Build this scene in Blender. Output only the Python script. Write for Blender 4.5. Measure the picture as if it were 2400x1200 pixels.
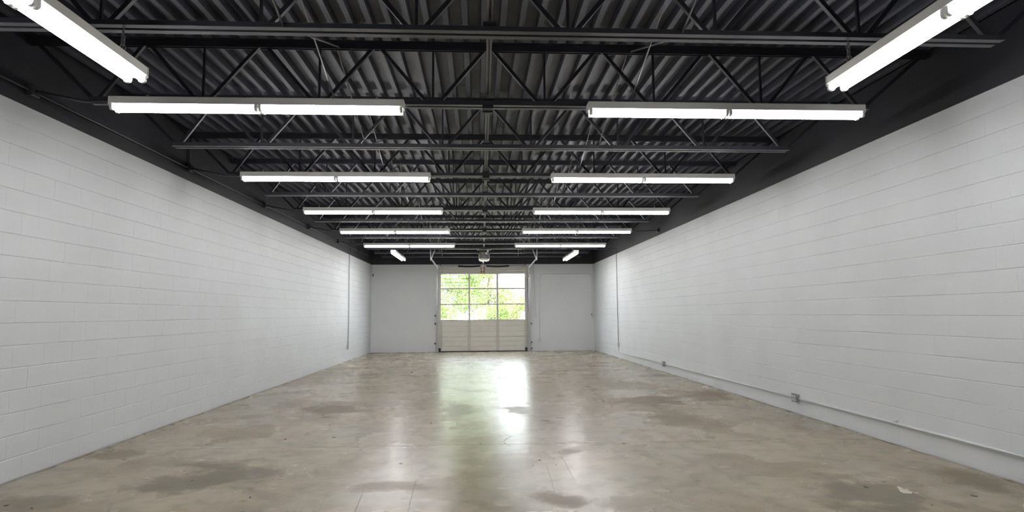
import bpy, math, random
from mathutils import Vector, Matrix
random.seed(7)
scene = bpy.context.scene
for o in list(bpy.data.objects): bpy.data.objects.remove(o)
col = scene.collection

# ------------------------------------------------------------------ camera
FPX, PITCH, YAW, ROLL, CAMH = 1421.1, .0949, .055, -.008, 1.4745
cf = Vector((math.sin(YAW)*math.cos(PITCH), math.cos(YAW)*math.cos(PITCH), math.sin(PITCH)))
cr0 = Vector((math.cos(YAW), -math.sin(YAW), 0)); cu0 = cr0.cross(cf)
cr = cr0*math.cos(ROLL) + cu0*math.sin(ROLL); cu = -cr0*math.sin(ROLL) + cu0*math.cos(ROLL)
CAM = Vector((0, 0, CAMH))
cd = bpy.data.cameras.new('camera'); cam = bpy.data.objects.new('camera', cd); col.objects.link(cam)
cam.matrix_world = Matrix(((cr.x, cu.x, -cf.x, 0), (cr.y, cu.y, -cf.y, 0), (cr.z, cu.z, -cf.z, CAMH), (0, 0, 0, 1)))
cd.sensor_width = 36; cd.lens = 36*FPX/2400; cd.clip_start = .05; cd.clip_end = 300
scene.camera = cam

def ray(x, y): return cf + cr*((x-1200)/FPX) + cu*((600-y)/FPX)
def on_y(x, y, Y): d = ray(x, y); return CAM + d*(Y/d.y)
def on_x(x, y, X): d = ray(x, y); return CAM + d*(X/d.x)
def on_z(x, y, Z=0.): d = ray(x, y); return CAM + d*((Z-CAMH)/d.z)
def to_px(p):
    d = Vector(p)-CAM; z = d.dot(cf)
    return (1200+FPX*d.dot(cr)/z, 600-FPX*d.dot(cu)/z, z)

# ------------------------------------------------------------------ world, sun, exposure
world = bpy.data.worlds.new('sky'); scene.world = world; world.use_nodes = True
bg = world.node_tree.nodes['Background']; bg.inputs['Color'].default_value = (.87, .90, 1, 1); bg.inputs['Strength'].default_value = 7.0
sd = bpy.data.lights.new('sun', 'SUN'); sd.energy = 7; sd.angle = math.radians(3); sd.color = (1, .95, .86)
sun = bpy.data.objects.new('sun', sd); col.objects.link(sun); sun.location = (0, -20, 40); sun.rotation_euler = (math.radians(38), 0, math.radians(-18))
vs = scene.view_settings; vs.view_transform = 'Standard'; vs.look = 'None'; vs.gamma = 1; vs.use_curve_mapping = False
vs.exposure = 1.0
TUBE_POWER = 14.5

# ------------------------------------------------------------------ dimensions (metres)
XL, XR, YF, YB = -4.243, 4.61, 24.25, -2.0      # wall faces: left, right, garage-door wall, wall behind the camera
COURSE, BLOCK, NC = .2032, .4064, 17
ZW = NC*COURSE                                   # top of the white paint
ZROOF = 4.75
Y0, DY, SL = 5.76, 1.567, .0082                  # joists: first lamp row, spacing, roof slope
JD = .635                                        # joist depth
def joist_y(k): return Y0 + DY*k
def zbot(Y): return 3.483 + SL*(Y-Y0)
def zdeck(Y): return zbot(Y) + JD

# ------------------------------------------------------------------ materials
MATS = {}
def mat(name, colour, rough=.5, metal=0., var=0., scale=6., bump=0., bscale=60., emit=None, spec=.5):
    if name in MATS: return MATS[name]
    m = bpy.data.materials.new(name); m.use_nodes = True; nt = m.node_tree; N = nt.nodes; L = nt.links
    b = N['Principled BSDF']; b.inputs['Base Color'].default_value = (*colour, 1); b.inputs['Roughness'].default_value = rough
    b.inputs['Metallic'].default_value = metal; b.inputs['Specular IOR Level'].default_value = spec
    if emit: b.inputs['Emission Color'].default_value = (*emit[0], 1); b.inputs['Emission Strength'].default_value = emit[1]
    if var or bump:
        g = N.new('ShaderNodeNewGeometry')
    if var:
        n = N.new('ShaderNodeTexNoise'); n.inputs['Scale'].default_value = scale; n.inputs['Detail'].default_value = 4
        L.new(g.outputs['Position'], n.inputs['Vector'])
        r = N.new('ShaderNodeMapRange'); r.inputs['From Min'].default_value = .3; r.inputs['From Max'].default_value = .7
        r.inputs['To Min'].default_value = 1-var; r.inputs['To Max'].default_value = 1+var
        L.new(n.outputs['Fac'], r.inputs['Value'])
        mx = N.new('ShaderNodeMix'); mx.data_type = 'RGBA'; mx.blend_type = 'MULTIPLY'; mx.inputs[0].default_value = 1
        mx.inputs[6].default_value = (*colour, 1); L.new(r.outputs['Result'], mx.inputs[7]); L.new(mx.outputs[2], b.inputs['Base Color'])
    if bump:
        n = N.new('ShaderNodeTexNoise'); n.inputs['Scale'].default_value = bscale; n.inputs['Detail'].default_value = 6
        L.new(g.outputs['Position'], n.inputs['Vector'])
        bp = N.new('ShaderNodeBump'); bp.inputs['Strength'].default_value = bump; bp.inputs['Distance'].default_value = .01
        L.new(n.outputs['Fac'], bp.inputs['Height']); L.new(bp.outputs['Normal'], b.inputs['Normal'])
    MATS[name] = m; return m

M_WALL = mat('white_block_paint', (.725, .75, .768), .55, var=.03, scale=1.3, bump=.10, bscale=120)
M_BACK = mat('grey_white_wall_paint', (.75, .762, .775), .55, var=.02, scale=.8, bump=.03, bscale=50)
M_DARKW = mat('black_upper_wall_paint', (.019, .020, .027), .6, var=.12, scale=2, bump=.1, bscale=60)
M_DECK = mat('black_deck_paint', (.066, .071, .094), .5, var=.22, scale=2.2, bump=.04, bscale=40)
M_STEEL = mat('black_joist_paint', (.022, .023, .031), .42, var=.15, scale=3)
M_CHORD = mat('black_chord_paint', (.054, .056, .068), .36, var=.15, scale=3)
M_ROD = mat('bare_bridging_steel', (.30, .30, .31), .38, .6)
M_STRUT = mat('galvanised_strut', (.12, .12, .132), .4, .3)
M_FIX = mat('white_enamel', (.88, .86, .82), .35)
M_HOLD = mat('lamp_holder_plastic', (.75, .76, .74), .45)
M_TUBE = mat('fluorescent_tube', (.9, .9, .9), .3, emit=((.99, .985, 1.0), TUBE_POWER))
M_GALV = mat('galvanised_steel', (.52, .52, .51), .35, .7, var=.1, scale=20)
M_CHAIN = mat('chain_steel', (.30, .30, .31), .35, .7)
M_DOOR = mat('almond_door_steel', (.72, .70, .63), .42, var=.03, scale=4)
M_DRIM = mat('door_aluminium', (.66, .62, .59), .4)
M_STILE = mat('door_stile_steel', (.58, .56, .51), .42)
M_BLACK = mat('black_rubber', (.012, .012, .013), .5)
M_SPRING = mat('oiled_spring_steel', (.03, .032, .035), .4, .4)
M_WOOD = mat('pine_pad', (.52, .36, .25), .6, var=.1, scale=12)
M_WHITEP = mat('white_pipe_paint', (.72, .74, .75), .38)
M_DPIPE = mat('black_pipe_paint', (.05, .05, .056), .4)
M_DIRT = mat('brown_joint_dirt', (.20, .15, .085), .9, var=.4, scale=14, bump=.5, bscale=60)
M_SLIT = mat('dark_slot', (.02, .02, .02), .6)
M_GREENBOX = mat('opener_body', (.16, .165, .14), .4, .3, var=.4, scale=30)
M_LENS = mat('opener_lens', (.85, .84, .80), .35)
M_LEAF = mat('sunlit_leaf', (.19, .28, .075), .6, var=.4, scale=1.6)
M_LEAF2 = mat('fresh_leaf', (.26, .31, .10), .6, var=.35, scale=1.6)
M_BARK = mat('bark', (.16, .12, .09), .8, var=.2, scale=8)
M_GROUND = mat('pale_gravel', (.42, .38, .33), .9, var=.15, scale=3)
M_DEBRIS = mat('dry_leaf', (.10, .055, .03), .8)
M_DEBRIS2 = mat('dark_grit', (.03, .028, .025), .8)
M_PAINT = mat('cream_paint_spill', (.62, .60, .52), .5)
M_CRACK = mat('crack_and_scuff', (.13, .112, .09), .8)  # dark brown of the cracks, scratches and tyre marks on the concrete

gm = bpy.data.materials.new('window_glass'); gm.use_nodes = True; nt = gm.node_tree
for n in list(nt.nodes): nt.nodes.remove(n)
out = nt.nodes.new('ShaderNodeOutputMaterial'); tr = nt.nodes.new('ShaderNodeBsdfTransparent'); gl = nt.nodes.new('ShaderNodeBsdfGlossy')
tr.inputs['Color'].default_value = (.93, .96, .93, 1); gl.inputs['Roughness'].default_value = .03
mx = nt.nodes.new('ShaderNodeMixShader'); mx.inputs[0].default_value = .025
nt.links.new(tr.outputs[0], mx.inputs[1]); nt.links.new(gl.outputs[0], mx.inputs[2]); nt.links.new(mx.outputs[0], out.inputs[0])
M_GLASS = gm

# concrete: warm grey, cloudy, with brown and grey stains of their own shapes, sealed and glossy
STAINS = [  # pixel box of the stain in the photograph, tone (0 brown, 1 grey, 2 pale), strength
    (715, 946, 865, 975, 0, .75), (1420, 928, 1610, 950, 0, .7), (1590, 915, 1720, 940, 0, .6), (1520, 950, 1660, 1005, 0, .55),
    (1225, 945, 1350, 972, 0, .4), (360, 1085, 620, 1150, 1, .75), (1900, 1110, 2160, 1199, 1, .7), (0, 1160, 180, 1199, 1, .5),
    (230, 1055, 330, 1075, 0, .5), (850, 1128, 1010, 1150, 0, .55), (1250, 1155, 1375, 1192, 0, .7), (1390, 1160, 1560, 1199, 0, .5),
    (1310, 1048, 1365, 1064, 1, .55), (1160, 876, 1230, 890, 1, .5), (1185, 950, 1240, 968, 0, .6), (1360, 890, 1520, 912, 1, .45),
    (660, 930, 720, 960, 0, .4), (1090, 1010, 1130, 1020, 2, .3), (2200, 1105, 2340, 1150, 0, .5), (1990, 990, 2120, 1030, 0, .4),
    (1040, 945, 1100, 985, 1, .35), (470, 1000, 640, 1030, 0, .35), (620, 865, 790, 900, 0, .3), (1120, 1110, 1300, 1150, 2, .25)]
def floor_material():
    m = bpy.data.materials.new('sealed_concrete'); m.use_nodes = True; nt = m.node_tree; N = nt.nodes; L = nt.links
    b = N['Principled BSDF']; g = N.new('ShaderNodeNewGeometry'); P = g.outputs['Position']
    def noise(scale, detail=5, rough=.55, vec=P, dist=0.):
        n = N.new('ShaderNodeTexNoise'); n.inputs['Scale'].default_value = scale; n.inputs['Detail'].default_value = detail
        n.inputs['Roughness'].default_value = rough; n.inputs['Distortion'].default_value = dist; L.new(vec, n.inputs['Vector']); return n
    def rng(v, a, bb, c, d):
        r = N.new('ShaderNodeMapRange'); r.interpolation_type = 'SMOOTHSTEP'
        if a > bb: a, bb, c, d = bb, a, d, c
        r.inputs['From Min'].default_value = a; r.inputs['From Max'].default_value = bb
        r.inputs['To Min'].default_value = c; r.inputs['To Max'].default_value = d; L.new(v, r.inputs['Value']); return r.outputs['Result']
    def mix(fac, A, Bc):
        x = N.new('ShaderNodeMix'); x.data_type = 'RGBA'
        if isinstance(fac, float): x.inputs[0].default_value = fac
        else: L.new(fac, x.inputs[0])
        if isinstance(A, tuple): x.inputs[6].default_value = (*A, 1)
        else: L.new(A, x.inputs[6])
        if isinstance(Bc, tuple): x.inputs[7].default_value = (*Bc, 1)
        else: L.new(Bc, x.inputs[7])
        return x.outputs[2]
    def mth(op, a, bb):
        x = N.new('ShaderNodeMath'); x.operation = op
        for i, v in enumerate((a, bb)):
            if isinstance(v, (int, float)): x.inputs[i].default_value = v
            else: L.new(v, x.inputs[i])
        return x.outputs[0]
    big = noise(.45, 3, .5, dist=.4); mid = noise(1.3, 3, .5, dist=.3); small = noise(5, 2, .5); soft = noise(2.6, 2, .5)
    c = mix(rng(big.outputs['Fac'], .38, .62, 0, 1), GREY, TAN)
    c = mix(rng(mid.outputs['Fac'], .42, .72, 0, .80), c, BROWN)
    c = mix(rng(small.outputs['Fac'], .40, .75, 0, .50), c, DARK)
    c = mix(rng(soft.outputs['Fac'], .45, .75, 0, .40), c, PALE)
    wob = noise(2.4, 4, .6)
    mask = 0.
    for (x0, y0, x1, y1, tone, st) in STAINS:
        cx, cy = (x0+x1)/2, (y0+y1)/2
        w = on_z(cx, cy); a = on_z(x0, cy); bq = on_z(cx, y0); bw = on_z(cx, y1)
        rx = abs(w.x-a.x); ry = abs(bq.y-bw.y)/2
        s = N.new('ShaderNodeVectorMath'); s.operation = 'SUBTRACT'; L.new(P, s.inputs[0]); s.inputs[1].default_value = w
        d = N.new('ShaderNodeVectorMath'); d.operation = 'DIVIDE'; L.new(s.outputs[0], d.inputs[0]); d.inputs[1].default_value = (rx, ry, 1e6)
        ln = N.new('ShaderNodeVectorMath'); ln.operation = 'LENGTH'; L.new(d.outputs[0], ln.inputs[0])
        v = mth('ADD', ln.outputs['Value'], mth('MULTIPLY', mth('SUBTRACT', wob.outputs['Fac'], .5), 3.6))
        f = rng(v, 1.35, .55, 0, st)
        c = mix(f, c, (STAIN, GSTAIN, PALE)[tone])
        if tone < 2: mask = mth('MAXIMUM', mask, f)
    L.new(c, b.inputs['Base Color'])
    r1 = rng(mid.outputs['Fac'], .3, .7, .235, .29)
    L.new(mth('ADD', r1, mth('MULTIPLY', mask, .25)), b.inputs['Roughness'])
    b.inputs['Specular IOR Level'].default_value = .42
    return m
STAIN, GSTAIN = (.150, .108, .060), (.145, .130, .098)
GREY, TAN, BROWN, DARK, PALE = (.360, .318, .232), (.395, .328, .218), (.235, .172, .095), (.19, .158, .108), (.48, .435, .325)
M_FLOOR = floor_material()

# ------------------------------------------------------------------ mesh builder
class MB:
    def __init__(s): s.v = []; s.f = []; s.sm = []
    def add(s, vs, fs, smooth=False):
        o = len(s.v); s.v += [tuple(v) for v in vs]; s.f += [tuple(i+o for i in f) for f in fs]; s.sm += [smooth]*len(fs); return s
    def box(s, x0, x1, y0, y1, z0, z1):
        return s.add([(x0,y0,z0),(x1,y0,z0),(x1,y1,z0),(x0,y1,z0),(x0,y0,z1),(x1,y0,z1),(x1,y1,z1),(x0,y1,z1)],
                     [(0,3,2,1),(4,5,6,7),(0,1,5,4),(1,2,6,5),(2,3,7,6),(3,0,4,7)])
    def bbox(s, x0, x1, y0, y1, z0, z1, b):
        """box with chamfered edges"""
        import bmesh
        bm = bmesh.new(); bmesh.ops.create_cube(bm, size=1)
        for v in bm.verts: v.co = Vector(((x0+x1)/2+v.co.x*(x1-x0), (y0+y1)/2+v.co.y*(y1-y0), (z0+z1)/2+v.co.z*(z1-z0)))
        bmesh.ops.bevel(bm, geom=bm.edges[:], offset=b, segments=2, affect='EDGES', profile=.5)
        bm.verts.index_update(); s.add([v.co[:] for v in bm.verts], [[v.index for v in f.verts] for f in bm.faces]); bm.free(); return s
    def prism(s, pts, axis, a, b):
        """closed 2-D outline extruded along an axis; pts are the two other coordinates in xyz order"""
        n = len(pts)
        def P(p, t): return {'x': (t, p[0], p[1]), 'y': (p[0], t, p[1]), 'z': (p[0], p[1], t)}[axis]
        vs = [P(p, a) for p in pts]+[P(p, b) for p in pts]
        return s.add(vs, [tuple(range(n))[::-1], tuple(range(n, 2*n))]+[(i, (i+1) % n, n+(i+1) % n, n+i) for i in range(n)])
    def bar(s, p, q, w, h=None):
        h = h or w; p, q = Vector(p), Vector(q); d = (q-p).normalized(); u = Vector((0,1,0)) if abs(d.y) < .8 else Vector((1,0,0))
        a = d.cross(u).normalized(); b = a.cross(d).normalized(); c = [a*sx*w/2+b*sy*h/2 for sx, sy in ((-1,-1),(1,-1),(1,1),(-1,1))]
        return s.add([p+k for k in c]+[q+k for k in c], [(0,1,2,3),(7,6,5,4),(0,4,5,1),(1,5,6,2),(2,6,7,3),(3,7,4,0)])
    def tube(s, pts, r, n=10, cap=True):
        pts = [Vector(p) for p in pts]; rings = []; prev = None
        for i, p in enumerate(pts):
            d = (pts[min(i+1, len(pts)-1)]-pts[max(i-1, 0)]).normalized()
            if prev is None: u = d.orthogonal().normalized()
            else: u = (prev-d*prev.dot(d)).normalized()
            prev = u; w = d.cross(u); rr = r[i] if isinstance(r, (list, tuple)) else r
            rings.append([p+(u*math.cos(2*math.pi*k/n)+w*math.sin(2*math.pi*k/n))*rr for k in range(n)])
        o = len(s.v); s.v += [tuple(v) for R_ in rings for v in R_]
        for i in range(len(pts)-1):
            for k in range(n):
                s.f.append((o+i*n+k, o+i*n+(k+1) % n, o+(i+1)*n+(k+1) % n, o+(i+1)*n+k)); s.sm.append(True)
        if cap:
            s.f.append(tuple(o+k for k in range(n))[::-1]); s.sm.append(False)
            s.f.append(tuple(o+(len(pts)-1)*n+k for k in range(n))); s.sm.append(False)
        return s
    def mesh(s, name, m, off=(0,0,0)):
        me = bpy.data.meshes.new(name); o = Vector(off)
        me.from_pydata([tuple(Vector(v)-o) for v in s.v], [], s.f); me.update()
        me.polygons.foreach_set('use_smooth', s.sm); me.materials.append(m); return me
    def build(s, name, m, parent=None, loc=None):
        """mesh given in world coordinates; origin at loc, or at the parent's"""
        org = Vector(loc) if loc is not None else (WORLD.get(parent.name, Vector()) if parent else Vector())
        me = s.mesh(name, m, org); o = bpy.data.objects.new(name, me); col.objects.link(o)
        if parent: o.parent = parent; o.location = org-WORLD.get(parent.name, Vector())
        else: o.location = org
        WORLD[o.name] = org; return o
WORLD = {}
def thing(name, loc, label, cat, group=None):
    o = bpy.data.objects.new(name, None); col.objects.link(o); o.location = loc; o.empty_display_size = .1; WORLD[o.name] = Vector(loc)
    return tag(o, label, cat, group)
def tag(o, label, cat, group=None):
    o['label'] = label; o['category'] = cat
    if group: o['group'] = group
    return o
def copy_tree(o, loc, parent=None):
    c = o.copy(); col.objects.link(c)
    if parent: c.parent = parent
    else: c.location = loc; WORLD[c.name] = Vector(loc)
    for ch in list(o.children): copy_tree(ch, None, c)
    return c
def struct(o): o['kind'] = 'structure'; return o
ORD = ['first', 'second', 'third', 'fourth', 'fifth', 'sixth', 'seventh', 'eighth', 'ninth', 'tenth', 'eleventh', 'twelfth', 'thirteenth', 'fourteenth', 'fifteenth']

# ------------------------------------------------------------------ the shell
# floor: sub-base, slabs cast in bays, a ragged dirty gap along the walls
floor = struct(MB().box(XL-.2, XR+.2, YB-.2, YF+.2, -.30, -.006).build('floor', M_DIRT))
jy = [(-9, YB), (0, 7.045), (0, 15.0), (0, 19.6), (0, YF)]
edges = [YB, 7.045, 15.0, 19.6, YF-.012]
def jl(i, X): return edges[i] + (-.0215*(X-.3) if 0 < i < 4 else 0)      # the joints run slightly askew
for i in range(4):
    a, b = i, i+1
    n = 60; L_, R_ = [], []
    for k in range(n+1):
        yl = jl(a, XL)+.003+(jl(b, XL)-jl(a, XL)-.006)*k/n; yr = jl(a, XR)+.003+(jl(b, XR)-jl(a, XR)-.006)*k/n
        L_.append((XL+.010+.045*random.random()**2, yl)); R_.append((XR-.010-.045*random.random()**2, yr))
    MB().prism(R_+L_[::-1], 'z', -.2, 0).build('slab', M_FLOOR, floor)

def block_wall(side):
    """painted concrete block wall: backing, separate blocks in running bond, black upper wall"""
    X, sg, y_ref = (XL, 1, 5.82) if side == 'left' else (XR, -1, 7.59)
    w = MB(); w.box(min(X-sg*.2, X-sg*.005), max(X-sg*.2, X-sg*.005), YB-.2, YF+.2, -.3, ZROOF)
    wall = struct(w.build('wall_'+side, M_WALL))
    MB().box(min(X-sg*.005, X), max(X-sg*.005, X), YB, YF, ZW, ZROOF-.1).build('upper_wall', M_DARKW, wall)
    meshes = {}
    def block_mesh(L, gap, ch):
        key = (round(L, 3), gap, ch)
        if key in meshes: return meshes[key]
        hy, hz, dz, dh = L/2-gap, COURSE/2-.0022, ch, .0004
        m = MB(); f = [(sg*0, -hy+dh, -hz+dz), (0, hy-dh, -hz+dz), (0, hy-dh, hz-dz), (0, -hy+dh, hz-dz)]
        bk = [(-sg*.0045, -hy, -hz), (-sg*.0045, hy, -hz), (-sg*.0045, hy, hz), (-sg*.0045, -hy, hz)]
        fs = [(0,1,2,3), (0,4,5,1), (1,5,6,2), (2,6,7,3), (3,7,4,0)]
        if sg < 0: fs = [t[::-1] for t in fs]
        m.add(f+bk, fs); meshes[key] = (m, m.mesh('block', M_WALL)); return meshes[key]
    cand = []
    for c in range(NC):
        z = (c+.5)*COURSE; y = y_ref + (0 if c % 2 == 1 else BLOCK/2)
        k0 = math.floor((YB-y)/BLOCK)
        k = k0
        while y+k*BLOCK < YF:
            a, b = max(y+k*BLOCK, YB), min(y+(k+1)*BLOCK, YF); k += 1
            if b-a < .03: continue
            yc = (a+b)/2; L = b-a
            gap = random.choice((.00003, .00003, .0001, .0005)); ch = random.choice((.0016, .0032, .0045, .0054))
            off = Vector((X+sg*random.uniform(-.0004, .0004), yc, z))
            px = to_px(off)
            if px[2] > 1 and -60 < px[0] < 2460 and -30 < px[1] < 1230: score = 1/(yc*px[2]**2)
            else: score = 0
            cand.append((score, off, L, gap, ch))
    cand.sort(key=lambda t: -t[0])
    rest = MB()
    for i, (s_, off, L, gap, ch) in enumerate(cand):
        m, me = block_mesh(L, gap, ch)
        if i < 300:
            o = bpy.data.objects.new('block', me); col.objects.link(o); o.parent = wall; o.location = off
        else: rest.add([Vector(v)+off for v in m.v], m.f)
    r = rest.build('far_blocks', M_WALL, wall); r['kind'] = 'stuff'
    return wall
wall_left = block_wall('left'); wall_right = block_wall('right')

# garage-door wall with its opening
DX0, DX1, DZ1 = -1.60, 1.965, 3.42
wb = MB()
wb.box(XL-.2, DX0+.075, YF, YF+.2, -.3, ZROOF).box(DX1-.115, XR+.2, YF, YF+.2, -.3, ZROOF).box(DX0+.075, DX1-.115, YF, YF+.2, 3.09, ZROOF)
wall_back = struct(wb.build('wall_back', M_BACK))
MB().box(XL, XR, YF-.006, YF, ZW, ZROOF-.1).build('upper_wall', M_DARKW, wall_back)
wall_front = struct(MB().box(XL-.2, XR+.2, YB-.2, YB, -.3, ZROOF).build('wall_front', M_WALL))
# roof slab and ribbed steel deck
c = MB(); c.add([(x, y, zdeck(y)+.084+dz) for dz in (0, .25) for x, y in ((XL-.2, YB-.2), (XR+.2, YB-.2), (XR+.2, YF+.2), (XL-.2, YF+.2))],
                [(0,3,2,1),(4,5,6,7),(0,1,5,4),(1,2,6,5),(2,3,7,6),(3,0,4,7)])
ceiling = struct(c.build('ceiling', M_DARKW))
RP = .1735
for a, b in ((YB, 8.95), (8.95, 16.78), (16.78, YF)):
    x = XL
    while x < XR-.02:
        x1 = min(x+6*RP, XR); m = MB(); prof = []
        nr = int(math.ceil((x1-x)/RP-1e-6))
        for r in range(nr):
            s = x+r*RP
            prof += [(s, .078), (s+.098, .078), (s+.108, 0), (s+.158, 0), (s+.168, .078)]
        prof.append((x+nr*RP, .078)); prof = [(min(px_, x1), pz) for px_, pz in prof]
        vs = [(px_, a, zdeck(a)+pz) for px_, pz in prof]+[(px_, b+.03, zdeck(b)+pz) for px_, pz in prof]
        vs += [(px_, y_, zdeck(y_)+.082) for y_ in (a, b+.03) for px_ in (x, x1)]
        n = len(prof); m.add(vs, [(i+1, i, n+i, n+i+1) for i in range(n-1)]+[(2*n, 2*n+1, 2*n+3, 2*n+2)])
        m.build('deck_sheet', M_DECK, ceiling); x = x1

# ------------------------------------------------------------------ roof joists
XB = [.65+1.09*n for n in range(-4, 4)]; XB[0] = -3.60; XB[-1] = 3.86
XT = [XL+.06]+[.65+1.09*n+.545 for n in range(-4, 3)]+[XR-.06]
def make_joist(loc, label):
    j = thing('roof_joist', loc, label, 'joist', 'open-web roof joists'); y, z = loc[1], loc[2]
    def angles(x0, x1, top):
        m = MB()
        for sg in (-1, 1):
            a = y+sg*.016
            if not top: m.box(x0, x1, min(a, a+sg*.050), max(a, a+sg*.050), z, z+.006).box(x0, x1, min(a, a+sg*.006), max(a, a+sg*.006), z+.006, z+.058)
            else: m.box(x0, x1, min(a, a+sg*.036), max(a, a+sg*.036), z+JD-.008, z+JD-.001).box(x0, x1, min(a, a+sg*.006), max(a, a+sg*.006), z+JD-.075, z+JD-.008)
        return m
    angles(XL+.002, XR-.002, True).build('top_chord', M_STEEL, j)
    angles(XB[0]-.05, XB[-1]+.05, False).build('bottom_chord', M_CHORD, j)
    for i, xb in enumerate(XB):
        for xt, dx in ((XT[i], -.045), (XT[i+1], .045)):
            g = .05 if 0 < i < len(XB)-1 else .02
            MB().bar((xb+(g if dx > 0 else -g), y, z+.03), (xt-(g if dx > 0 else -g)*.5, y, z+JD-.04), .032, .032).build('web_diagonal', M_STEEL, j)
        if 0 < i < len(XB)-1: MB().bar((xb, y, z+.03), (xb, y, z+JD-.04), .020, .020).build('web_vertical', M_STEEL, j)
    return j
KS = list(range(11, -3, -1)); proto = None
for n, k in enumerate(KS):
    Y = joist_y(k); loc = (0, Y, zbot(Y)); lab = 'black open-web steel roof joist, %s counting from the garage door wall' % ORD[n]
    if proto is None: proto = make_joist(loc, lab)
    else: o = copy_tree(proto, loc); o['label'] = lab

# crossed bridging rods between neighbouring joists, two lines of them
for n in range(len(KS)-1):
    ya, yb = joist_y(KS[n]), joist_y(KS[n+1]); za, zb_ = zbot(ya), zbot(yb)
    for X, side in ((-1.36, 'opposite low conduit'), (1.50, 'on low conduit side')):
        t = thing('cross_bridging', (X, (ya+yb)/2, min(za, zb_)), 'crossed thin rods between %s and %s roof joists from garage door, %s' % (ORD[n], ORD[n+1], side), 'bridging', 'cross bridging between roof joists')
        MB().bar((X-.012, ya, za+.03), (X-.012, yb, zb_+JD-.05), .013, .010).build('rod', M_ROD, t)
        MB().bar((X+.016, yb, zb_+.03), (X+.016, ya, za+JD-.05), .013, .010).build('rod', M_ROD, t)

# lengthwise strut lying on the bottom chords
ystart, yend = joist_y(-2)-.3, joist_y(11)
st = thing('ceiling_strut', (.105, ystart, zbot(ystart)+.06), 'long galvanised strut running lengthwise across the bottom chords of the roof joists', 'strut')
for n in range(len(KS)-1, 0, -1):
    ya, yb = joist_y(KS[n]), joist_y(KS[n-1])
    xa, xb_ = .082+.0055*(ya-4), .082+.0055*(yb-4)
    p = [(-.021, 0), (.021, 0), (.021, .040), (.008, .040), (.008, .036), (.017, .036), (.017, .004), (-.017, .004), (-.017, .036), (-.008, .036), (-.008, .040), (-.021, .040)]
    m = MB(); vs = [(xa+u, ya+.05, zbot(ya)+.062+.04-v) for u, v in p]+[(xb_+u, yb-.05, zbot(yb)+.062+.04-v) for u, v in p]
    N_ = len(p); m.add(vs, [tuple(range(N_)), tuple(range(N_, 2*N_))[::-1]]+[(i, N_+i, N_+(i+1) % N_, (i+1) % N_) for i in range(N_)])
    m.build('strut_length', M_STRUT, st)
    MB().box(xb_-.05, xb_+.05, yb-.08, yb+.08, zbot(yb)+.059, zbot(yb)+.064).build('splice_plate', M_STEEL, st)
for k in (0, 2, 4, 6):
    Y = joist_y(k); xx = .082+.0055*(Y-4)
    MB().bbox(xx-.052, xx+.052, Y-.075, Y+.075, zbot(Y)-.035, zbot(Y)-.001, .004).box(xx-.052, xx+.052, Y+.02, Y+.065, zbot(Y)-.046, zbot(Y)-.034).build('clamp_box', M_STEEL, st)

# ------------------------------------------------------------------ fluorescent strip lights
def make_light(name, loc, L, axis, label, group, W=.128, hung=None):
    """axis 'x' or 'y'; loc is the middle of the housing top"""
    t = thing(name, loc, label, 'strip light', group); x, y, z = loc; h = .066
    def put(m):
        if axis == 'y': m.v = [(x+(b-y), y+(a-x), c) for a, b, c in m.v]; m.f = [f[::-1] for f in m.f]
        return m
    prof = [(y-W/2+.006, z), (y+W/2-.006, z), (y+W/2, z-.006), (y+W/2, z-h), (y+W/2+.010, z-h-.004), (y+W/2+.010, z-h-.006), (y-W/2-.010, z-h-.006), (y-W/2-.010, z-h-.004), (y-W/2, z-h), (y-W/2, z-.006)]
    put(MB().prism(prof, 'x', x-L/2, x+L/2)).build('housing', M_FIX, t)
    for s in (-1, 1): put(MB().prism([(y-W/2-.004, z-.004), (y+W/2+.004, z-.004), (y+W/2+.004, z-h-.016), (y-W/2-.004, z-h-.016)], 'x', x+s*L/2, x+s*(L/2+.006))).build('end_plate', M_FIX, t)
    zt = z-h-.036; r = .019
    for s in (-1, 1):
        for q in (-1, 1):
            yy = y+q*W*.34; a, b = x+s*.030, x+s*(L/2-.030)
            put(MB().tube([(a, yy, zt), (b, yy, zt)], r, 12)).build('lamp_tube', M_TUBE, t)
            for e, d in ((a, -s), (b, s)):
                arc = [(yy+.026*math.cos(u), zt-.004-.022*math.sin(u)) for u in [math.pi*k/6 for k in range(7)]]
                pr = [(yy+.026, z-h-.005)]+arc+[(yy-.026, z-h-.005)]
                put(MB().prism(pr, 'x', e, e+d*.022)).build('lamp_holder', M_HOLD, t)
    put(MB().bbox(x-.026, x+.026, y-W*.18, y+W*.18, z-h-.016, z-h-.004, .003)).build('joint_cover', M_FIX, t)
    if hung:
        for yy, ztop in hung:
            m = MB(); zz = z
            for q in (-1, 1):
                n = max(3, int((ztop-z)/.034)); st_ = (ztop-z)/n
                for i in range(n):
                    xc = x+q*.014*(1-(i+.5)/n); pc = Vector((xc, yy, z+(i+.5)*st_)); rot = i % 2
                    pts = []
                    for k in range(11):
                        u = 2*math.pi*k/10; du, dv = .009*math.cos(u), (st_*.62)*math.sin(u)
                        pts.append(pc+(Vector((du, 0, dv)) if rot else Vector((0, du, dv))))
                    m.tube(pts, .0028, 5, cap=False)
            m.build('chain', M_CHAIN, t)
    return t
rows = [('fifth', 0, .0), ('fourth', 2, .018), ('third', 4, .033), ('second', 6, .036), ('first', 8, .012)]
LX = [[(-3.446, -.722), (1.08, 3.86)], [(-3.444, -.715), (1.09, 3.87)], [(-3.44, -.715), (1.10, 3.875)], [(-3.44, -.72), (1.10, 3.88)], [(-3.44, -.72), (1.10, 3.88)]]
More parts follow.
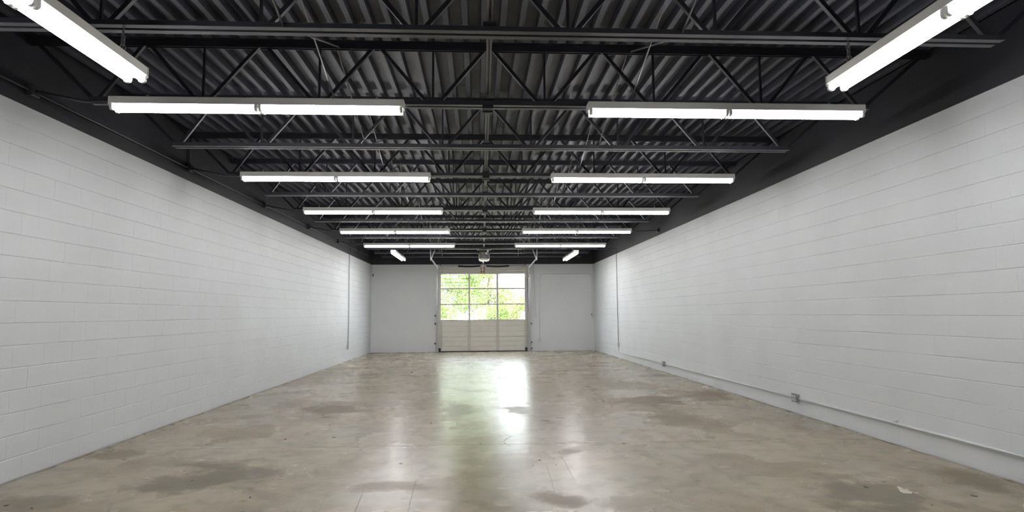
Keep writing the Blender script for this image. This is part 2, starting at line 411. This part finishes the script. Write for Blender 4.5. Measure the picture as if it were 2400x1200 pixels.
for (rw, k, dz), xs in zip(rows, LX):
    Y = joist_y(k); sc = (Y-.146)/Y
    for (a, b), side in zip(xs, ('opposite the low wall conduit', "on low wall conduit's side")):
        t = make_light('strip_light', ((a+b)/2*sc, Y-.146, zbot(Y)-.001+dz), (b-a)*sc, 'x', 'crosswise white strip light, %s row from garage door, %s' % (rw, side), 'crosswise strip lights under the joists')
        for f_ in (.1, .9):
            xx = (a+(b-a)*f_)*sc
            MB().box(xx-.012, xx+.012, Y-.18, Y-.016, zbot(Y)+dz-.001, zbot(Y)+dz+.002).box(xx-.012, xx+.012, Y-.072, Y-.068, zbot(Y)-.006, zbot(Y)+dz+.06).build('mounting_clip', M_GALV, t)
for X, side, yc, ln in ((-2.465, 'opposite the low wall conduit', 3.28, 2.20), (2.745, "on low wall conduit's side", 3.19, 2.36)):
    zt = 3.275
    make_light('strip_light', (X, yc, zt), ln, 'y', 'white strip light hung lengthwise on chains, furthest from garage door, %s' % side, 'lengthwise strip lights on chains', W=.15,
               hung=((joist_y(-1), zbot(joist_y(-1))), (joist_y(-2), zbot(joist_y(-2)))))
for X, side, yc in ((-2.65, 'opposite the low wall conduit', 20.15), (3.10, "on low wall conduit's side", 20.35)):
    zt = 3.475
    make_light('strip_light', (X, yc, zt), 2.56, 'y', 'white strip light hung lengthwise on chains near garage door, %s' % side, 'lengthwise strip lights on chains', W=.15,
               hung=((joist_y(9), zbot(joist_y(9))), (joist_y(10), zbot(joist_y(10)))))

# ------------------------------------------------------------------ garage door
PX = [(-1.499, -.413), (-.345, .700), (.774, 1.826)]
PZ = [(2.505, 3.062), (1.885, 2.452), (1.258, 1.832)]
YD0, YD1 = YF-.055, YF-.012                       # door leaf just inside the wall face
door = struct(MB().box(-1.59, 1.915, YD0, YD1, 3.062, 3.150).build('door_1', M_DRIM, loc=(.16, YF, 0)))
door['label'] = 'overhead sectional garage door with nine glass panes above almond steel panels'
def dpart(name, m, mt, par=door): return m.build(name, mt, par)
for r, (z0, z1) in enumerate(PZ):                 # glazed sections: rails, stiles, panes
    dpart('rail', MB().bbox(-1.59, 1.915, YD0, YD1, z0-.050, z0-.026, .003), M_DRIM)
    dpart('rail', MB().bbox(-1.59, 1.915, YD0+.003, YD1, z0-.025, z0, .003), M_DRIM)
    for x0, x1 in ((-1.59, PX[0][0]), (PX[0][1], PX[1][0]), (PX[1][1], PX[2][0]), (PX[2][1], 1.915)):
        dpart('stile', MB().bbox(x0, x1, YD0-.004, YD1, z0, z1, .003), M_DRIM)
    for x0, x1 in PX:
        p = dpart('pane', MB().box(x0-.004, x1+.004, YF-.036, YF-.030, z0-.004, z1+.004), M_GLASS)
LX_ = [(-1.478, -.437), (-.328, .672), (.793, 1.81)]
for z0, z1 in ((.030, .594), (.594, 1.208)):       # ribbed steel sections
    H = z1-z0
    for x0, x1 in LX_:
        prof = []                                  # (y, z) of the embossed sheet, ribs pressed in
        for a, b in ((0, .32), (.335, .665), (.68, .955), (.965, 1)):
            prof += [(YD0, z0+a*H+.003), (YD0, z0+b*H-.003), (YD0+.010, z0+b*H+.002)]
        prof = prof[:-1]
        m = MB(); pr = prof+[(YD1, z1), (YD1, z0)]
        m.prism([(a, b) for a, b in pr][::-1], 'x', x0-.05, x1+.05); dpart('panel', m, M_DOOR)
    for x0, x1 in ((-1.59, -1.482), (-.437, -.328), (.672, .793), (1.81, 1.915)):
        s = dpart('stile', MB().bbox(x0, x1, YD0-.012, YD0+.004, z0+.004, z1-.004, .003), M_STILE)
        m = MB()
        for q in range(5):
            zz = z0+.08+q*(H-.16)/4
            for xx in (x0+.012, x1-.012): m.box(xx-.005, xx+.005, YD0-.017, YD0-.012, zz-.005, zz+.005)
        m.build('screws', M_SPRING, s)
for zh in (.594, 1.215, 1.858, 2.478):              # hinges on each stile, rollers at the edges
    for xc in (-.382, .735):
        dpart('hinge', MB().bbox(xc-.045, xc+.045, YD0-.022, YD0-.010, zh-.035, zh+.035, .003), M_GALV)
    for xc, sx in ((-1.55, -1), (1.875, 1)):
        hg = dpart('hinge', MB().bbox(xc-.030, xc+.030, YD0-.030, YD0-.010, zh-.04, zh+.04, .003), M_GALV)
        MB().tube([(xc, YD0-.035, zh), (xc+sx*.085, YD0-.035, zh)], .007, 8).tube([(xc+sx*.070, YD0-.035, zh), (xc+sx*.095, YD0-.035, zh)], .022, 12).build('roller', M_WHITEP, hg)
for xc in (-1.545, 1.87):
    dpart('corner_bracket', MB().bbox(xc-.045, xc+.045, YD0-.026, YD0-.008, .03, .15, .003), M_SPRING)
    dpart('top_bracket', MB().bbox(xc-.03, xc+.03, YD0-.05, YD0-.008, 2.95, 3.02, .004), M_WHITEP)
dpart('bottom_seal', MB().bbox(-1.59, 1.915, YD0-.004, YD1, -.010, .030, .006), M_BLACK)

# ribbed header panel above the door
hdr = thing('header_panel', (.18, YF-.01, 3.15), 'ribbed beige steel panel above the garage door behind the torsion springs', 'panel')
for i in range(3):
    z0 = 3.155+i*.089
    MB().bbox(DX0-.01, DX1+.01, YF-.040, YF-.002, z0, z0+.086, .006).build('rib_strip', M_DOOR, hdr)

# door tracks with curve and hangers
def track(X, sx, label):
    t = thing('door_track', (X, YF-.09, 0), label, 'track', 'garage door tracks')
    yv = YF-.095; path = [(yv, 0.0), (yv, 2.93)]; R_ = .36
    for k in range(1, 9):
        u = k/8*math.pi/2*.98; path.append((yv-R_*(1-math.cos(u)), 2.93+R_*math.sin(u)))
    path.append((21.05, path[-1][1]+.06))
    prof = [(-.028, -.024), (.028, -.024), (.028, -.012), (.022, -.012), (.022, -.018), (-.022, -.018), (-.022, .024), (-.014, .024), (-.014, .030), (-.028, .030)]
    def sweep(pp, pf):
        n = len(pf); vs = []
        for i, (yy, zz) in enumerate(pp):
            a, b = pp[max(i-1, 0)], pp[min(i+1, len(pp)-1)]
            d = Vector((0, b[0]-a[0], b[1]-a[1])).normalized(); nrm = Vector((0, -d.z, d.y))     # into the room / downwards
            for u, v in pf: vs.append(Vector((X+sx*v, yy, zz))+nrm*u)
        fs = [tuple(range(n)), tuple(range((len(pp)-1)*n, len(pp)*n))[::-1]]
        for i in range(len(pp)-1):
            for k in range(n): fs.append((i*n+k, (i+1)*n+k, (i+1)*n+(k+1) % n, i*n+(k+1) % n))
        return MB().add(vs, fs)
    sweep(path[:2], prof).build('vertical_track', M_GALV, t)
    sweep(path[1:-1], prof).build('curved_track', M_WHITEP, t)
    sweep(path[-2:], prof).build('horizontal_track', M_WHITEP, t)
    MB().box(X+sx*.034, X+sx*.040, YF-.125, YF-.002, 0, 3.05).box(X+sx*.034, X+sx*.075, YF-.008, YF-.002, 0, 3.05).build('jamb_angle', M_GALV, t)
    for zz in (.28, 1.0, 1.75, 2.5): MB().bbox(X+sx*.030, X+sx*.062, YF-.10, YF-.009, zz-.03, zz+.03, .003).build('track_bracket', M_GALV, t)
    for zz in ((.10, .34, 1.08) if sx > 0 else (.33, 1.10, 1.42)): MB().bbox(X+sx*.075, X+sx*.115, YF-.05, YF-.006, zz-.03, zz+.03, .004).build('photo_eye' if zz < .4 else 'lock_block', M_BLACK, t)
    ze = path[-1][1]; yj = joist_y(10)
    MB().bar((X+sx*.035, 21.10, ze-.02), (X+sx*.06, 21.10, zdeck(21.1)-.002), .030, .004).build('hanger', M_GALV, t)
    MB().bar((X+sx*.035, 21.14, ze), (X-sx*.30, 21.14, zdeck(21.14)-.002), .030, .004).build('hanger_brace', M_GALV, t)
    return t
track(-1.63, -1, 'galvanised garage door track beside the blank stretch of end wall')
track(1.995, 1, 'galvanised garage door track beside the end wall with the thin conduits')

# torsion shaft, springs, drums
ts = thing('torsion_spring_assembly', (.18, 24.08, 3.375), 'torsion shaft above the garage door with two black springs and cable drums', 'spring shaft')
MB().tube([(-1.60, 24.08, 3.375), (1.925, 24.08, 3.375)], .013, 10).build('shaft', M_GALV, ts)
for a, b in ((-.82, .06), (.30, 1.20)):
    pts = []
    for k in range(41):
        u = k/40; pts.append((a+(b-a)*u, 24.08, 3.375-.022*math.sin(math.pi*u)))
    s = MB().tube(pts, .034, 12); s.build('spring', M_SPRING, ts)
    m = MB()
    for k in range(30):
        u = (k+.5)/30; xx = a+(b-a)*u; zz = 3.375-.022*math.sin(math.pi*u)
        m.tube([(xx-.008, 24.08, zz), (xx+.008, 24.08, zz)], .037, 12)
    m.build('spring_coils', M_SPRING, ts)
for xx in (-1.51, 1.83):
    MB().tube([(xx-.05, 24.08, 3.375), (xx-.04, 24.08, 3.375), (xx+.04, 24.08, 3.375), (xx+.05, 24.08, 3.375)], [.075, .055, .055, .075], 18).build('cable_drum', M_GALV, ts)
    MB().box(xx-.060, xx-.054, 24.0, YF-.041, 3.29, 3.45).build('end_bearing_plate', M_GALV, ts)
    MB().tube([(xx+.055, 24.10, 3.36), (xx+.05, 24.15, .1)], .003, 5).build('cable', M_SPRING, ts)
MB().box(.16, .17, 24.03, 24.173, 3.30, 3.43).build('centre_bracket', M_GALV, ts)
pad = MB().bbox(.055, .245, YF-.075, YF-.042, 3.06, 3.335, .004).build('mounting_pad', M_WOOD, loc=(.15, YF-.06, 3.06))
tag(pad, 'bare wooden mounting pad on the header panel above the garage door', 'board')
MB().bbox(.095, .205, YF-.085, YF-.074, 3.135, 3.165, .002).build('slot_plate', M_SLIT, pad)

# opener: motor unit, lens, rail, hanging angles
ox0, ox1, oy0, oy1, oz0, oz1 = -.005, .375, 20.55, 21.05, 3.33, 3.60
op = thing('garage_door_opener', (.185, 20.8, 3.30), 'ceiling-hung garage door opener with white light lens in front of the door', 'door opener')
MB().bbox(ox0+.02, ox1-.02, oy0, oy1, oz0, oz1, .015).build('motor_housing', M_GREENBOX, op)
lens = [(ox0, oz0+.02), (ox0+.03, oz0-.022), (ox0+.10, oz0-.040), (.175, oz0-.036), (.185, oz0-.028), (.195, oz0-.036), (ox1-.10, oz0-.040), (ox1-.03, oz0-.022), (ox1, oz0+.02)]
MB().prism(lens[::-1], 'y', oy0-.012, oy1).build('light_lens', M_LENS, op)
for xx in (ox0+.004, ox1-.018): MB().bbox(xx, xx+.014, oy0-.006, oy1, oz0+.02, oz1-.09, .003).build('side_trim', M_LENS, op)
MB().tube([(.255, oy0-.018, oz1-.075), (.255, oy0+.002, oz1-.075)], .040, 20).build('round_cover', M_LENS, op)
for xx, zz in ((.13, .19), (.19, .09), (.13, .07), (.24, .06), (.31, .17), (.16, .14)):
    MB().bbox(xx-.012, xx+.012, oy0-.006, oy0+.002, oz0+zz-.010, oz0+zz+.010, .002).build('terminal', M_LENS, op)
for yy in (20.62, 20.98):
    for xx in (.005, .365): MB().bar((xx, yy, oz1-.12), (xx, yy, zbot(21.43)+.06), .032, .004).build('hanging_strap', M_STEEL, op)
MB().box(-.06, .43, 20.60, 20.64, zbot(21.43)+.02, zbot(21.43)+.06).build('cross_angle', M_GALV, op)
MB().box(-.02, .39, 20.96, 21.00, zbot(21.43)+.02, zbot(21.43)+.06).bar((-.0, 20.98, zbot(21.43)+.05), (.0, 21.41, zbot(21.43)+.05), .03, .004).bar((.36, 20.98, zbot(21.43)+.05), (.36, 21.41, zbot(21.43)+.05), .03, .004).build('support_angle', M_STEEL, op)
MB().box(.150, .190, oy1-.05, 24.02, 3.44, 3.50).build('rail', M_GALV, op)
MB().bbox(.13, .21, 23.45, 23.62, 3.40, 3.50, .006).build('trolley', M_SPRING, op)
MB().bar((.17, 23.58, 3.42), (.15, YF-.098, 3.05), .03, .006).build('door_arm', M_GALV, op)
MB().tube([(.19, 23.5, 3.41), (.192, 23.5, 3.0), (.190, 23.5, 2.60)], .0035, 6).build('release_cord', M_SPRING, op)
MB().bbox(.178, .206, 23.488, 23.512, 2.83, 2.90, .004).build('cord_handle', M_SPRING, op)

# small white bulb clipped under a joist, small dark hook in the corner
Yb = joist_y(9); pb = on_y(1143.5, 571, Yb-.05)
bl = thing('small_bulb', (pb.x, Yb-.05, pb.z-.11), 'small white bulb hanging under a joist above the garage door opener', 'bulb')
MB().tube([(pb.x, Yb-.05, zbot(Yb)-.002), (pb.x, Yb-.05, zbot(Yb)-.03)], .014, 10).build('socket', M_HOLD, bl)
MB().tube([(pb.x, Yb-.05, zbot(Yb)-.03), (pb.x-.003, Yb-.05, zbot(Yb)-.05), (pb.x-.008, Yb-.05, zbot(Yb)-.10), (pb.x-.009, Yb-.05, zbot(Yb)-.115)], [.014, .028, .028, .012], 12).build('globe', M_LENS, bl)
hk = thing('wall_hook', (-4.17, YF, 2.98), 'small black bracket on the end wall beside the corner', 'bracket')
MB().bbox(-4.20, -4.165, YF-.014, YF-.001, 2.985, 3.085, .003).build('plate', M_BLACK, hk)
MB().tube([(-4.182, YF-.014, 3.01), (-4.182, YF-.05, 3.005), (-4.182, YF-.06, 3.03)], .006, 8).build('prong', M_BLACK, hk)

# ------------------------------------------------------------------ conduits and outlets
def bend(p, q, r, n=6, axis_in=None):
    return None
def round_path(pts, r=.10, n=6):
    pts = [Vector(p) for p in pts]; out_ = [pts[0]]
    for i in range(1, len(pts)-1):
        a, b, c_ = pts[i-1], pts[i], pts[i+1]; d1 = (a-b).normalized(); d2 = (c_-b).normalized(); rr = min(r, (a-b).length*.45, (c_-b).length*.45)
        p0, p1 = b+d1*rr, b+d2*rr
        for k in range(n+1):
            t = k/n; out_.append(p0*(1-t)**2+b*2*t*(1-t)+p1*t*t)
    out_.append(pts[-1]); return out_
M_PLATE = mat('zinc_cover_plate', (.22, .22, .22), .45, .3)
M_RECEP = mat('ivory_receptacle', (.88, .87, .84), .4)
def conduit_box(name, par, c, w, h, d, normal, m, cover=None):
    """surface box on a wall; normal '+x' '-x' '-y' points into the room"""
    x, y, z = c
    if normal == '-y': M_ = MB().bbox(x-w/2, x+w/2, y-d, y-.001, z-h/2, z+h/2, .005)
    elif normal == '+x': M_ = MB().bbox(x+.001, x+d, y-w/2, y+w/2, z-h/2, z+h/2, .005)
    else: M_ = MB().bbox(x-d, x-.001, y-w/2, y+w/2, z-h/2, z+h/2, .005)
    return M_.build(name, m, par)
def outlet(c, normal, label, gangs=1, w=None, kind='outlet', group='wall outlets', h=.115, dark=False):
    x, y, z = c; w = w or (.075 if gangs == 1 else .125); d = .052
    t = thing(kind, c, label, 'switch' if kind != 'outlet' else 'outlet', group)
    conduit_box('box', t, c, w, h, d, normal, M_GALV)
    def face(u0, u1, v0, v1, d0, d1, m, nm, par=t):
        if normal == '-y': q = MB().bbox(x+u0, x+u1, y-d1, y-d0, z+v0, z+v1, min(.002, (u1-u0)*.2))
        elif normal == '+x': q = MB().bbox(x+d0, x+d1, y+u0, y+u1, z+v0, z+v1, min(.002, (u1-u0)*.2))
        else: q = MB().bbox(x-d1, x-d0, y+u0, y+u1, z+v0, z+v1, min(.002, (u1-u0)*.2))
        return q.build(nm, m, par)
    e_ = -.010 if group == 'end wall boxes' else .004
    face(-w/2-e_, w/2+e_, -h/2-e_, h/2+e_, d, d+.005, M_PLATE if gangs == 2 else M_WHITEP, 'cover_plate')
    if kind == 'outlet':
        for g in range(gangs):
            uc = 0 if gangs == 1 else (-.030 if g == 0 else .030)
            for vc in (-.024, .024):
                r_ = face(uc-.017, uc+.017, vc-.018, vc+.018, d+.005, d+.010, M_RECEP, 'receptacle')
                for du in (-.007, .007): face(uc+du-.0015, uc+du+.0015, vc-.004, vc+.008, d+.010, d+.0115, M_SLIT, 'slot', r_)
    else: face(-.012, .012, -.022, .022, d+.005, d+.016, M_HOLD, 'button')
    return t

PR = .0135
# high run on the bare wall
zc = 3.61; Xc = XL+.022
hc = thing('conduit_run', (Xc, 12, zc), 'black conduit along the upper wall with branches out to the strip lights', 'conduit')
MB().tube([(Xc, -1, zc-.04), (Xc, 5.8, zc), (Xc, 23.5, zc+.10)], PR, 8).build('pipe', M_DPIPE, hc)
for i, k in enumerate((0, 2, 4, 6, 8, 10)):
    Y = joist_y(k)+.05; zz = zc+(.10*(Y-5.8)/17.7)
    MB().bbox(XL+.002, XL+.06, Y-.055, Y+.055, zz-.055, zz+.055, .006).build('junction_box', M_DPIPE, hc)
    if k < 10: MB().tube(round_path([(XL+.055, Y, zz), (-3.62, Y-.17, zbot(Y)-.03), (-3.446*(Y-.196)/(Y-.05)-.016, Y-.196, zbot(Y)-.03)], .05), PR*.9, 8).build('branch_pipe', M_DPIPE, hc)
    if k in (2, 10): MB().tube([(Xc, Y, zz+.05), (Xc, Y, zdeck(Y)-.01)], PR, 8).build('riser', M_DPIPE, hc)
# drop to the outlet on the bare wall
Yd = 20.0
dc = thing('conduit_drop', (Xc, Yd, .52), 'thin conduit dropping down the block wall to the lone outlet by the garage door', 'conduit')
MB().tube([(Xc+.032, Yd, zdeck(Yd)-.01), (Xc+.032, Yd, ZW+.06), (Xc, Yd, ZW)], PR, 8).build('upper_pipe', M_DPIPE, dc)
MB().tube([(Xc, Yd, ZW), (Xc, Yd+.02, 3.2), (Xc, Yd, 2.9), (Xc, Yd+.05, 1.5), (Xc, Yd, .515)], PR, 8).build('lower_pipe', mat('grey_pipe_paint', (.42, .42, .44), .4), dc)
outlet((XL, Yd-.01, .45), '+x', 'single outlet at the foot of the lone conduit on block wall opposite the low conduit', h=.13, w=.09)
# branch and low run on the other wall
Xr = XR-.022
rc = thing('conduit_stub', (XR-.03, joist_y(6)+.02, 3.58), 'short black conduit from a strip light to a box on the upper wall', 'conduit')
Y = joist_y(6)+.02
MB().tube([(3.885, Y-.03, zbot(Y)-.02), (XR-.05, Y, 3.575)], PR, 8).build('pipe', M_DPIPE, rc)
MB().bbox(XR-.06, XR-.002, Y-.05, Y+.05, 3.53, 3.62, .006).build('junction_box', M_DPIPE, rc)
Ye = 19.95
lc = thing('conduit_run', (Xr, Ye, .19), 'white conduit dropping down the block wall and running low along it', 'conduit')
MB().tube(round_path([(3.70, Ye-.05, 3.60), (Xr, Ye, 3.605), (Xr, Ye, ZW)], .08), PR, 8).build('upper_pipe', M_DPIPE, lc)
MB().tube([(Xr, Ye, ZW), (Xr, Ye+.03, 2.2), (Xr, Ye, .497)], PR, 8).build('drop_pipe', mat('grey_pipe_paint', (.42, .42, .44), .4), lc)
MB().tube(round_path([(Xr, Ye, .353), (Xr, Ye, .19), (Xr, Ye-.3, .19), (Xr, 15.1, .205)], .10), PR, 8).build('low_pipe', M_WHITEP, lc)
MB().tube([(Xr, 14.95, .207), (Xr, 8.78, .228)], PR, 8).build('low_pipe', M_WHITEP, lc)
MB().tube([(Xr, 8.64, .228), (Xr, 5.0, .240), (Xr, 1.0, .245)], PR, 8).build('low_pipe', M_WHITEP, lc)
for yy in (17.5, 12.4, 10.2, 6.6):
    MB().box(XR-.040, XR-.001, yy-.012, yy+.012, .255, .262).box(XR-.006, XR-.001, yy-.012, yy+.012, .20, .28).build('strap', M_WHITEP, lc)
outlet((XR, Ye, .425), '-x', 'single outlet box where the white conduit drops near the garage door', h=.13, w=.09)
outlet((XR, 15.03, .207), '-x', 'double outlet box on the low white conduit, nearer the garage door', gangs=2)
outlet((XR, 8.71, .230), '-x', 'double outlet box on the low white conduit, further from the garage door', gangs=2)
# thin conduits and boxes on the end wall
M_BPIPE = mat('end_wall_pipe_paint', (.70, .71, .72), .45)
b1 = thing('wall_conduit', (2.24, YF-.02, 1.49), 'straight thin conduit on the end wall from the button up to the black band', 'conduit')
MB().tube([(2.215, YF-.016, ZW+.1), (2.225, YF-.016, 2.4), (2.250, YF-.016, 1.49)], .008, 8).build('pipe', M_BPIPE, b1)
outlet((2.285, YF, 1.42), '-y', 'pale push-button box on the end wall beside the garage door', kind='push_button', w=.085, h=.12, group='end wall boxes')
b2 = thing('wall_conduit', (2.43, YF-.02, .49), 'arched thin conduit joining two boxes on the end wall', 'conduit')
MB().tube(round_path([(2.418, YF-.016, .49), (2.440, YF-.016, 3.055), (4.545, YF-.016, 3.050), (4.545, YF-.016, 1.45)], .24, 8), .009, 8).build('pipe', M_BPIPE, b2)
outlet((2.415, YF, .425), '-y', 'small outlet low on the end wall below the arched conduit', w=.08, h=.12, group='end wall boxes')
sw = outlet((4.545, YF, 1.365), '-y', 'tall narrow switch box at the end of the arched conduit near the corner', kind='switch_box', w=.055, h=.17, group='end wall boxes')
MB().bbox(4.490, 4.517, YF-.05, YF-.02, 1.40, 1.44, .003).build('lever', M_BLACK, sw)

# ------------------------------------------------------------------ marks and debris on the floor
def mark(pts, w, name='crack'):
    P_ = [on_z(*p) for p in pts]; m = MB()
    for a, b in zip(P_[:-1], P_[1:]):
        a = a.copy(); b = b.copy(); a.z = b.z = .0; m.bar(a, b, w, .0012) if abs((b-a).normalized().y) < .8 else m.bar(a, b, .0012, w)
    o = m.build(name, M_CRACK, floor); return o
mark([(1280, 1090), (1290, 1118), (1300, 1152)], .0035); mark([(1309, 1053), (1325, 1085), (1345, 1122)], .003)
mark([(976, 1122), (966, 1160), (956, 1200)], .0035); mark([(852, 1150), (832, 1199)], .003); mark([(978, 1060), (968, 1085), (964, 1105)], .002)
mark([(1201, 1021), (1188, 1028), (1180, 1035), (1186, 1041), (1196, 1046)], .006)
DEB = [(1462, 1040, 1, 9), (845, 1054, 1, 7), (1283, 987, 0, 11), (1287, 992, 0, 6), (669, 1030, 1, 9), (783, 1025, 1, 9), (1126, 1040, 0, 5), (1131, 1057, 0, 5), (1110, 1062, 0, 4),
       (939, 1087, 0, 7), (1685, 1050, 0, 6), (811, 959, 0, 5), (773, 997, 0, 6), (757, 974, 0, 6), (1010, 992, 0, 5), (1264, 1079, 0, 7), (1303, 1090, 0, 5), (15, 1185, 0, 10),
       (450, 1128, 0, 9), (290, 1077, 0, 9), (2030, 1142, 0, 11), (2283, 1163, 0, 14), (75, 1192, 0, 9), (507, 979, 0, 6), (1244, 1054, 0, 5), (847, 1040, 0, 4), (1249, 1091, 0, 5), (586, 1166, 0, 7), (965, 873, 0, 8), (1414, 941, 0, 7)]
for i, (x, y, kd, s) in enumerate(DEB):
    p = on_z(x, y); d = p.y; L_ = s*d/FPX*.55; a = random.uniform(0, 6.28); W_ = L_*random.uniform(.35, .6); vs = []; fs = []
    n = 6
    for k in range(n+1):
        u = k/n*2-1; w = W_*(1-u*u)**.6+.0005
        for q in (-1, 0, 1):
            lx, ly, lz = u*L_, q*w, .0008+.25*L_*u*u+.3*W_*abs(q)*(1-u*u)*(.3+random.random()*.4)
            vs += [(p.x+lx*math.cos(a)-ly*math.sin(a), p.y+lx*math.sin(a)+ly*math.cos(a), lz)]
    for k in range(n):
        for q in range(2): fs.append((k*3+q, (k+1)*3+q, (k+1)*3+q+1, k*3+q+1))
    lo = min(v[2] for v in vs); vs = [(a_, b_, c_-lo+.0006) for a_, b_, c_ in vs]; nv = len(vs)
    bot = [(a_, b_, c_-.0006) for a_, b_, c_ in vs]
    o = MB().add(vs, fs).add(bot, [f[::-1] for f in fs]).build('dead_leaf' if kd else 'grit_scrap', M_DEBRIS if kd else M_DEBRIS2, loc=(p.x, p.y, 0))
    if kd: tag(o, 'small reddish-brown dead leaf lying on the concrete floor', 'leaf', 'dead leaves on the floor')
    else: tag(o, 'tiny dark curled scrap lying on the concrete floor', 'debris', 'dark scraps on the floor')
sp = [(2102, 1140), (2110, 1141), (2118, 1147), (2127, 1146), (2131, 1151), (2140, 1153), (2136, 1157), (2118, 1156), (2110, 1152)]
pm = MB().prism([(on_z(*p).x, on_z(*p).y) for p in sp][::-1], 'z', 0, .0012)
pm.prism([(on_z(*p).x, on_z(*p).y) for p in ((2142, 1153), (2154, 1155), (2150, 1157), (2143, 1156))][::-1], 'z', 0, .001)
pp = on_z(2122, 1150); o = pm.build('paint_spill', M_PAINT, loc=(pp.x, pp.y, 0)); tag(o, 'small ragged cream paint spill on the concrete floor', 'paint spill')
p = on_z(1653, 907.5); pc = [(1641, 907), (1648, 905.6), (1657, 905.8), (1663, 908), (1656, 909.2), (1646, 909)]
o = MB().prism([(on_z(*q_).x, on_z(*q_).y) for q_ in pc][::-1], 'z', 0, .001).build('paint_chip', M_PAINT, loc=(p.x, p.y, 0)); tag(o, 'pale paint fleck on the floor beside the wall with low conduit', 'paint spill')

# ------------------------------------------------------------------ outdoors, beyond the door
struct(MB().box(-60, 60, YF+.2, 130, -.3, -.05).build('ground', M_GROUND))
def leaves(blobs, n, size, m, name, par, seed):
    rnd = random.Random(seed); q = MB()
    for i in range(n):
        cx, cy, cz, rx, ry, rz = blobs[i % len(blobs)]
        while True:
            a, b, c_ = rnd.uniform(-1, 1), rnd.uniform(-1, 1), rnd.uniform(-1, 1); l = a*a+b*b+c_*c_
            if .12 < l < 1: break
        p = Vector((cx+a*rx, cy+b*ry, max(.1, cz+c_*rz))); s = size*rnd.uniform(.6, 1.3)
        d = Vector((rnd.uniform(-1, 1), rnd.uniform(-1, 1), rnd.uniform(-.8, .5))).normalized(); w = d.orthogonal().normalized()
        w = (w*math.cos(i)+d.cross(w)*math.sin(i)).normalized(); up = d.cross(w)
        q.add([p-d*s, p+w*s*.45+up*s*.1, p+d*s, p-w*s*.45+up*s*.1], [(0, 1, 2, 3)])
    o = q.build(name, m, par); o['kind'] = 'stuff'; return o
def tree(name, label, cat, x, y, trunks, blobs, n, size, m, seed, group):
    t = thing(name, (x, y, -.05), label, cat, group)
    for (p, r) in trunks: MB().tube([(x+a, y+b, c_) for a, b, c_ in p], [r*(1-.6*k/(len(p)-1)) for k in range(len(p))], 8).build('trunk' if len(trunks) == 1 else 'stem', M_BARK, t)
    leaves([(x+a, y+b, c_, d, e, f) for a, b, c_, d, e, f in blobs], n, size, m, 'foliage', t, seed); return t
G = 'trees and shrubs beyond the door'
tree('tree', 'tall leafy green tree outside, behind the pane column beside the blank end wall', 'tree', -2.6, 37, [([(0,0,-.05), (.1,0,1.6), (-.1,.1,3.6), (.2,0,5.5)], .16)],
     [(-.6,0,3.0,1.7,1.4,1.5), (.7,.3,2.4,1.5,1.3,1.3), (0,-.2,4.8,1.8,1.5,1.6), (1.2,.2,3.9,1.3,1.2,1.2), (-1.5,.2,4.4,1.2,1.2,1.3), (1.9,.3,2.6,1.3,1.1,1.4), (2.2,.4,4.4,1.2,1.1,1.2)], 26000, .062, M_LEAF, 3, G)
tree('tree', 'slender pale tree outside, seen through the middle pane column', 'tree', .5, 39.5, [([(0,0,-.05), (.15,0,1.8), (.05,.1,3.2), (.5,0,4.9)], .10)],
     [(-.3,0,3.3,1.2,1.1,1.2), (.6,.2,2.6,1.1,1.1,1.0), (.1,0,4.5,.9,.9,.9), (-.9,0,2.6,1.1,1,1.1), (1.3,.2,2.4,.9,.9,.9)], 13000, .06, M_LEAF2, 4, G)
tree('shrub', 'round bright shrub outside, low behind the middle panes', 'shrub', .6, 34.5, [([(0,0,-.05), (.1,0,.6), (.2,.1,1.4)], .04), ([(0,0,-.05), (-.15,0,.6), (-.3,.1,1.3)], .035)],
     [(0,0,1.1,1.1,.9,.9), (.5,.1,1.5,.7,.7,.6)], 6000, .055, M_LEAF, 5, G)
tree('shrub', 'dense shrub outside, low behind the panes beside the blank end wall', 'shrub', -2.0, 34.2, [([(0,0,-.05), (.1,0,.6), (.2,.1,1.5)], .04), ([(0,0,-.05), (-.15,0,.6), (-.3,.1,1.4)], .035)],
     [(0,0,1.1,1.2,.9,.9), (-.6,.1,1.6,.9,.8,.7)], 6500, .055, M_LEAF, 6, G)
tree('shrub', 'yellowish shrub outside, seen through the panes nearest the arched conduit', 'shrub', 2.7, 36, [([(0,0,-.05), (.1,0,.7), (.15,.1,1.7)], .045), ([(0,0,-.05), (-.15,0,.6), (-.3,.1,1.3)], .035)],
     [(0,0,1.3,1.1,.9,.9), (.3,.1,2.1,.8,.8,.6), (-.8,.1,1.6,.7,.7,.6)], 6000, .055, M_LEAF2, 7, G)
tree('shrub', 'loose distant shrub outside, low behind the panes nearest the arched conduit', 'shrub', 4.4, 42, [([(0,0,-.05), (.1,0,.8), (.2,.1,1.8)], .05), ([(0,0,-.05), (-.2,0,.7), (-.4,.1,1.6)], .04)],
     [(0,0,1.5,1.3,1.0,1.1), (-.9,.1,2.3,.8,.8,.7)], 6000, .06, M_LEAF2, 8, G)
